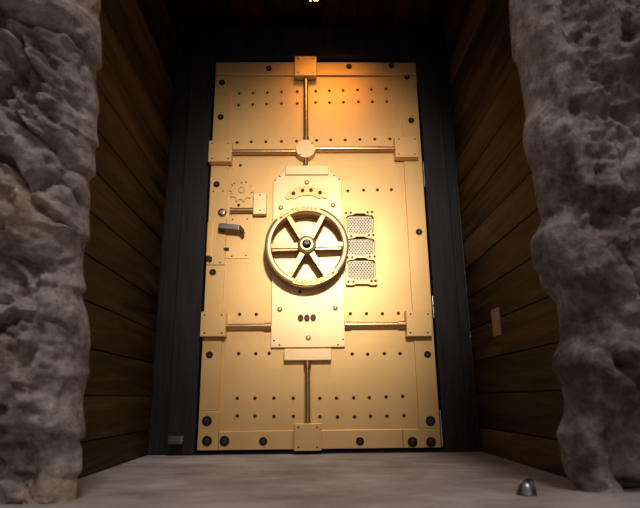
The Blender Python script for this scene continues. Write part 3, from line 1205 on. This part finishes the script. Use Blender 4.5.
def pillar(name, side, prof, mat, amp, carve, seed, xout, label):
    """side +1: pillar on the left (its inner edge faces +x); prof: photo outline of the inner edge, taken at YE"""
    ptx = []
    for py, px in prof:
        x, z = D(px, py, -YE)
        ptx.append((z, x))
    ptx.sort()
    zz = np.array([q[0] for q in ptx])
    xx = np.array([q[1] for q in ptx])
    nz, ns = 330, 190
    Z = np.concatenate([np.linspace(0, 1.75, nz - 24), np.linspace(1.77, 2.6, 24)])
    xe = np.interp(Z, zz, xx)
    wallx = XL - 0.004 if side > 0 else XR + 0.004
    # outline in plan: back (touching the boards' end) -> inner edge -> front -> outwards
    S = np.linspace(0, 1, ns)
    P = np.zeros((nz, ns, 3))
    NRM = np.zeros((nz, ns, 3))
    A = np.zeros((nz, ns))
    yb, yf = -1.03, -1.17
    if side < 0:
        yb = -0.99
    for j, s in enumerate(S):
        if s < 0.10:                       # back face, from behind the boards to the edge
            k_ = s / 0.10
            P[:, j, 0] = wallx - side * 0.12 + (xe - (wallx - side * 0.12)) * k_
            P[:, j, 1] = yb - 0.03 * k_ ** 3
            NRM[:, j] = (0, 1, 0)
            A[:, j] = 0.0
        elif s < 0.22:                     # rounded inner edge
            k_ = (s - 0.10) / 0.12
            a = k_ * PI / 2
            ry = (yf - (yb - 0.03))
            P[:, j, 0] = xe - side * 0.10 * (1 - math.cos(a)) ** 1.0
            P[:, j, 1] = (yb - 0.03) + ry * math.sin(a)
            NRM[:, j] = (side * math.cos(a), -math.sin(a), 0)
            A[:, j] = k_ ** 1.5 * 0.8
        else:
            k_ = (s - 0.22) / 0.78
            w = k_ ** 1.15
            P[:, j, 0] = (xe - side * 0.10) * (1 - w) + (side * -xout) * w
            P[:, j, 1] = yf - 0.10 * w
            NRM[:, j] = (0, -1, 0)
            A[:, j] = min(1.0, 0.8 + k_ * 3)
    Q = P.reshape(-1, 3).copy()
    for j in range(ns):
        P[:, j, 2] = Z
    Q = P.reshape(-1, 3).copy()
    a = A.ravel()
    d = amp(Q)
    # photo-placed crevices and ledges: (px, py, px, py, width, depth) measured on the front plane
    for (ax, ay, bx_, by, wdt, dep) in carve:
        p0 = np.array(D(ax, ay, 1.17))
        p1 = np.array(D(bx_, by, 1.17))
        wv = wdt / 390.0
        q = Q[:, [0, 2]]
        v = p1 - p0
        t = np.clip(((q - p0) @ v) / (v @ v), 0, 1)
        jit = fbm(Q * 14, 2, 77) * wv * 0.7
        dist = np.linalg.norm(q - (p0 + t[:, None] * v), axis=1) + jit
        d = d - dep * np.exp(-(dist / wv) ** 2)
    Q = Q + NRM.reshape(-1, 3) * (d * a)[:, None]
    # bring every course back to the outline it shows in the photograph
    G = Q.reshape(nz, ns, 3)
    fade = np.clip(1.4 - 2.2 * S, 0, 1)
    for it_ in range(3):
        m_ = (side * (G[:, :120, 0] - CAM[0]) / (G[:, :120, 1] - CAM[1])).max(1)
        want = side * (xe - CAM[0]) / (YE - CAM[1])
        G[:, :, 0] += (side * (want - m_) * 1.38)[:, None] * fade[None, :]
    Q = G.reshape(-1, 3)
    # keep the foot on the floor
    low = np.clip(Q[:, 2] / 0.02, 0, 1)
    Q[:, 2] += fbm(Q * np.array([9, 9, 0.0]), 2, 5) * 0.0 * low
    rows, cols = nz, ns
    idx = np.arange(rows * cols).reshape(rows, cols)
    faces = np.stack([idx[:-1, :-1], idx[:-1, 1:], idx[1:, 1:], idx[1:, :-1]], -1).reshape(-1, 4)
    vs = Q.tolist()
    fl = faces.tolist()
    # close the block: outer end, back and top, so that it is solid
    n0 = len(vs)
    ox = side * -xout
    for z in Z:
        vs.append((ox, -0.85, float(z)))
    for z in Z:
        vs.append((wallx - side * 0.12, -0.85, float(z)))
    for i in range(rows - 1):
        fl.append((idx[i, -1], n0 + i, n0 + i + 1, idx[i + 1, -1]))
        fl.append((n0 + i, n0 + rows + i, n0 + rows + i + 1, n0 + i + 1))
        fl.append((n0 + rows + i, idx[i, 0], idx[i + 1, 0], n0 + rows + i + 1))
    fl.append([int(q) for q in idx[-1, :]] + [n0 + rows - 1, n0 + 2 * rows - 1])
    fl.append([n0 + rows, n0] + [int(q) for q in idx[0, ::-1]])
    fl = [[int(q) for q in f] for f in fl]
    me = bpy.data.meshes.new(name)
    me.from_pydata(vs, [], fl)
    b = bmesh.new()
    b.from_mesh(me)
    bpy.data.meshes.remove(me)
    o = obj(name, b, mat, None, smooth=80)
    tag(o, label, 'pillar')
    return o


def amp_left(Q):
    # rubble: tilted slabs and knobs
    th = math.radians(38)
    R = Q.copy()
    u_ = Q[:, 0] * math.cos(th) - Q[:, 2] * math.sin(th)
    w_ = Q[:, 0] * math.sin(th) + Q[:, 2] * math.cos(th)
    fade = np.clip((Q[:, 2] - 0.45) / 0.25, 0, 1)
    slab = np.stack([u_ * 3.0, Q[:, 1] * 4, w_ * 7.5], 1) + 0.35 * np.stack([fbm(Q * 6, 2, 3)] * 3, 1)
    d1, d2, cid = worley(slab, 11)
    e = np.clip((d2 - d1) / 0.16, 0, 1)
    blk = (cid - 0.5) * 0.06 + 0.045 * e
    k1, k2, kc = worley(Q * np.array([22, 22, 24]) + 0.4 * np.stack([fbm(Q * 20, 2, 8)] * 3, 1), 4)
    patch = np.clip(fbm(Q * 5, 2, 21) * 1.8, 0, 1)
    d = 1.5 * blk * (0.4 + 0.6 * fade) + 0.03 * fbm(Q * 5, 5, 2, 0.58) + patch * (0.05 * (0.6 - k1))
    d = d + 0.020 * ridged(Q * 15, 4, 9, 0.6) + 0.010 * fbm(Q * 42, 3, 40)
    # lower course sits behind the ledge
    zl = 0.152
    d = d - 0.11 * np.clip((zl - Q[:, 2]) / 0.012, 0, 1)
    return d


def amp_right(Q):
    d1, d2, cid = worley(np.stack([Q[:, 0] * 4.0, Q[:, 1] * 4, Q[:, 2] * 3.0], 1) + 0.6 * np.stack([fbm(Q * 3, 3, 63), fbm(Q * 3, 3, 64), fbm(Q * 3, 3, 65)], 1), 51)
    d = 0.09 * (0.7 - d1) + 0.06 * fbm(Q * 3.2, 5, 52, 0.52)
    d = d + 0.026 * ridged(Q * np.array([11, 11, 7]), 4, 59, 0.52) + 0.006 * fbm(Q * 45, 3, 80)
    d = d - 0.20 * np.clip((0.30 - Q[:, 2]) / 0.30, 0, 1) ** 1.3 - 0.06 * np.clip((0.03 - Q[:, 2]) / 0.02, 0, 1)
    return d


PROF_L = [(-90, 101), (0, 102), (10, 100), (20, 102), (35, 103), (60, 103), (64, 97.5), (75, 97), (85, 98), (95, 100), (105, 100), (112, 98), (128, 98), (140, 100), (143, 96), (155, 96),
          (170, 97), (173, 92), (176, 90), (190, 91), (200, 91), (205, 90), (220, 90), (235, 91), (238, 87), (245, 85), (258, 84), (272, 84), (280, 86), (288, 87), (291, 82.5), (300, 84),
          (312, 88), (325, 90), (345, 91), (360, 89), (372, 90), (385, 86), (395, 84), (405, 83), (420, 85), (432, 86), (438, 85), (440, 79), (450, 82), (470, 82), (475, 81), (478, 77),
          (486, 78), (491, 77)]
PROF_R = [(-90, 505), (0, 507), (15, 508), (30, 509), (43, 510), (50, 514), (65, 518), (85, 521), (105, 524), (118, 521), (130, 521), (145, 524), (160, 530), (180, 533), (200, 537), (212, 540),
          (222, 536), (229, 531), (235, 529), (245, 530), (263, 533), (268, 538), (280, 540), (290, 548), (300, 556), (315, 558), (335, 560), (345, 557), (352, 553), (365, 552), (375, 556),
          (390, 562), (405, 564), (415, 564), (425, 560), (435, 556), (450, 560), (465, 562), (478, 566), (485, 571), (492, 577)]
CARVE_L = [(0, 38, 28, 70, 7, .03), (28, 70, 48, 112, 6, .035), (48, 50, 62, 72, 5, .045), (62, 72, 78, 100, 5, .03), (40, 106, 62, 128, 4, .03), (60, 84, 92, 122, 4, .03), (44, 124, 60, 146, 4, .03),
           (62, 148, 92, 172, 4, .04), (18, 166, 30, 170, 6, .04), (8, 2, 10, 10, 6, .05), (0, 182, 22, 196, 4, .025), (52, 200, 66, 204, 3, .02), (0, 328, 16, 326, 5, .04), (14, 334, 44, 350, 6, .035),
           (0, 338, 14, 352, 9, .04), (30, 262, 72, 276, 4, .02), (82, 322, 92, 328, 2.5, .03), (14, 438, 86, 441, 3.2, .03), (28, 388, 60, 396, 4, .02), (0, 418, 14, 408, 4, .02), (40, 440, 36, 500, 4, .025), (0, 478, 36, 484, 3, .02)]
CARVE_R = [(566, 42, 588, 18, 9, .03), (606, 108, 630, 130, 6, .04), (528, 60, 534, 84, 8, .02), (560, 110, 580, 92, 5, .015), (612, 52, 622, 40, 7, .03), (552, 182, 562, 196, 5, .03), (588, 158, 580, 196, 7, .025), (590, 218, 640, 196, 9, .045),
           (560, 296, 586, 332, 13, .04), (592, 284, 602, 318, 7, .03), (615, 262, 636, 290, 11, .04), (566, 300, 630, 296, 6, .02), (620, 326, 640, 320, 6, .03), (584, 344, 606, 366, 5, .05), (606, 366, 640, 392, 9, .05),
           (560, 386, 566, 410, 4, .02), (590, 410, 606, 440, 6, .03), (606, 440, 640, 452, 10, .03)]
pillar('stone_pillar', 1, PROF_L, STONE_L, amp_left, CARVE_L, 1, 1.9, 'rough tan-grey rubble stone pillar left of the doorway, craggy with a ledge near its foot')
pillar('stone_pillar', -1, PROF_R, STONE_R, amp_right, CARVE_R, 2, 1.9, 'smoother mauve-grey boulder stone pillar right of the doorway, bulging near the floor')

# ------------------------------------------------------------------ light
w = bpy.data.worlds.new('dusk_sky')
sc.world = w
w.use_nodes = True
nt = w.node_tree
bg = nt.nodes['Background']
tc = nt.nodes.new('ShaderNodeTexCoord')
sp = nt.nodes.new('ShaderNodeSeparateXYZ')
nt.links.new(tc.outputs['Generated'], sp.inputs[0])
r = ramp(nt, sp.outputs[2], [(0.0, (0.15, 0.13, 0.12)), (0.35, (0.36, 0.325, 0.31)), (1.0, (1.0, 0.915, 0.885))])
# glow patch added to the sky opposite the door, for metal reflections
def M2(op, a, b):
    n = N(nt, 'ShaderNodeMath', operation=op)
    for k_, q in enumerate((a, b)):
        if isinstance(q, (int, float)):
            n.inputs[k_].default_value = q
        else:
            nt.links.new(q, n.inputs[k_])
    return n.outputs[0]


GZ, GX, SX, SUP, SDN = 0.30, 0.035, 0.165, 0.10, 0.19
dz_ = M2('SUBTRACT', sp.outputs[2], GZ)
vz = M2('ADD', M2('DIVIDE', M2('MAXIMUM', dz_, 0.0), SUP), M2('DIVIDE', M2('MINIMUM', dz_, 0.0), SDN))
vx = M2('DIVIDE', M2('SUBTRACT', sp.outputs[0], GX), SX)
dtv = M2('ADD', M2('MULTIPLY', vx, vx), M2('MULTIPLY', vz, vz))
ng = N(nt, 'ShaderNodeMath', operation='MULTIPLY')
ng.inputs[1].default_value = -1.0
nt.links.new(dtv, ng.inputs[0])
ex = N(nt, 'ShaderNodeMath', operation='EXPONENT')
nt.links.new(ng.outputs[0], ex.inputs[0])
lt = N(nt, 'ShaderNodeMath', operation='LESS_THAN')
nt.links.new(sp.outputs[1], lt.inputs[0])
lt.inputs[1].default_value = 0.0
gl = N(nt, 'ShaderNodeMath', operation='MULTIPLY')
nt.links.new(ex.outputs[0], gl.inputs[0])
nt.links.new(lt.outputs[0], gl.inputs[1])
gc = ramp(nt, ex.outputs[0], [(0.05, (1.0, 0.70, 0.44)), (0.85, (1.0, 0.90, 0.78))])
gs = N(nt, 'ShaderNodeVectorMath', operation='SCALE')
nt.links.new(gc.outputs[0], gs.inputs[0])
nt.links.new(gl.outputs[0], gs.inputs['Scale'])
gk = N(nt, 'ShaderNodeVectorMath', operation='SCALE')
gk.inputs['Scale'].default_value = GLOW_STRENGTH = 1.0
nt.links.new(gs.outputs[0], gk.inputs[0])
sk = N(nt, 'ShaderNodeVectorMath', operation='SCALE')
sk.inputs['Scale'].default_value = SKY_STRENGTH = 0.48
nt.links.new(r.outputs[0], sk.inputs[0])
sm = N(nt, 'ShaderNodeVectorMath', operation='ADD')
nt.links.new(gk.outputs[0], sm.inputs[0])
nt.links.new(sk.outputs[0], sm.inputs[1])
nt.links.new(sm.outputs[0], bg.inputs[0])
bg.inputs[1].default_value = 1.0
w.cycles.sampling_method = 'MANUAL'
w.cycles.sample_map_resolution = 512


def spot(name, loc, target, energy, color, size, blend, rad):
    l = bpy.data.lights.new(name, 'SPOT')
    l.energy = energy
    l.color = color
    l.spot_size = math.radians(size)
    l.spot_blend = blend
    l.shadow_soft_size = rad
    o = bpy.data.objects.new(name, l)
    COL.objects.link(o)
    o.location = loc
    o.rotation_euler = (Vector(target) - Vector(loc)).to_track_quat('-Z', 'Y').to_euler()
    return o


spot('amber_top_fill', (0.09, -0.52, 2.24), (0.05, 0.0, 1.66), 15.0, (1.0, 0.40, 0.06), 80, 0.8, 0.22)  # added amber spot without a fitting, tints the upper part of the door
spot('front_key_light', (0.17, -2.75, 1.58), (0.02, 0.0, 1.05), 215.0, (1.0, 0.87, 0.70), 42, 1.0, 0.12)  # unseen key lamp behind the camera, its cone kept to the door
sl_ = bpy.data.lights.new('overcast_daylight', 'SUN')
sl_.energy = 1.1
sl_.angle = math.radians(14)
sl_.color = (1.0, 0.91, 0.85)
so = bpy.data.objects.new('overcast_daylight', sl_)
COL.objects.link(so)
so.rotation_euler = Vector((-0.10, 0.50, -0.85)).to_track_quat('-Z', 'Y').to_euler()

vs_ = sc.view_settings
vs_.view_transform = 'Standard'
vs_.look = 'None'
vs_.gamma = 1.0
vs_.use_curve_mapping = False
vs_.exposure = 0.0
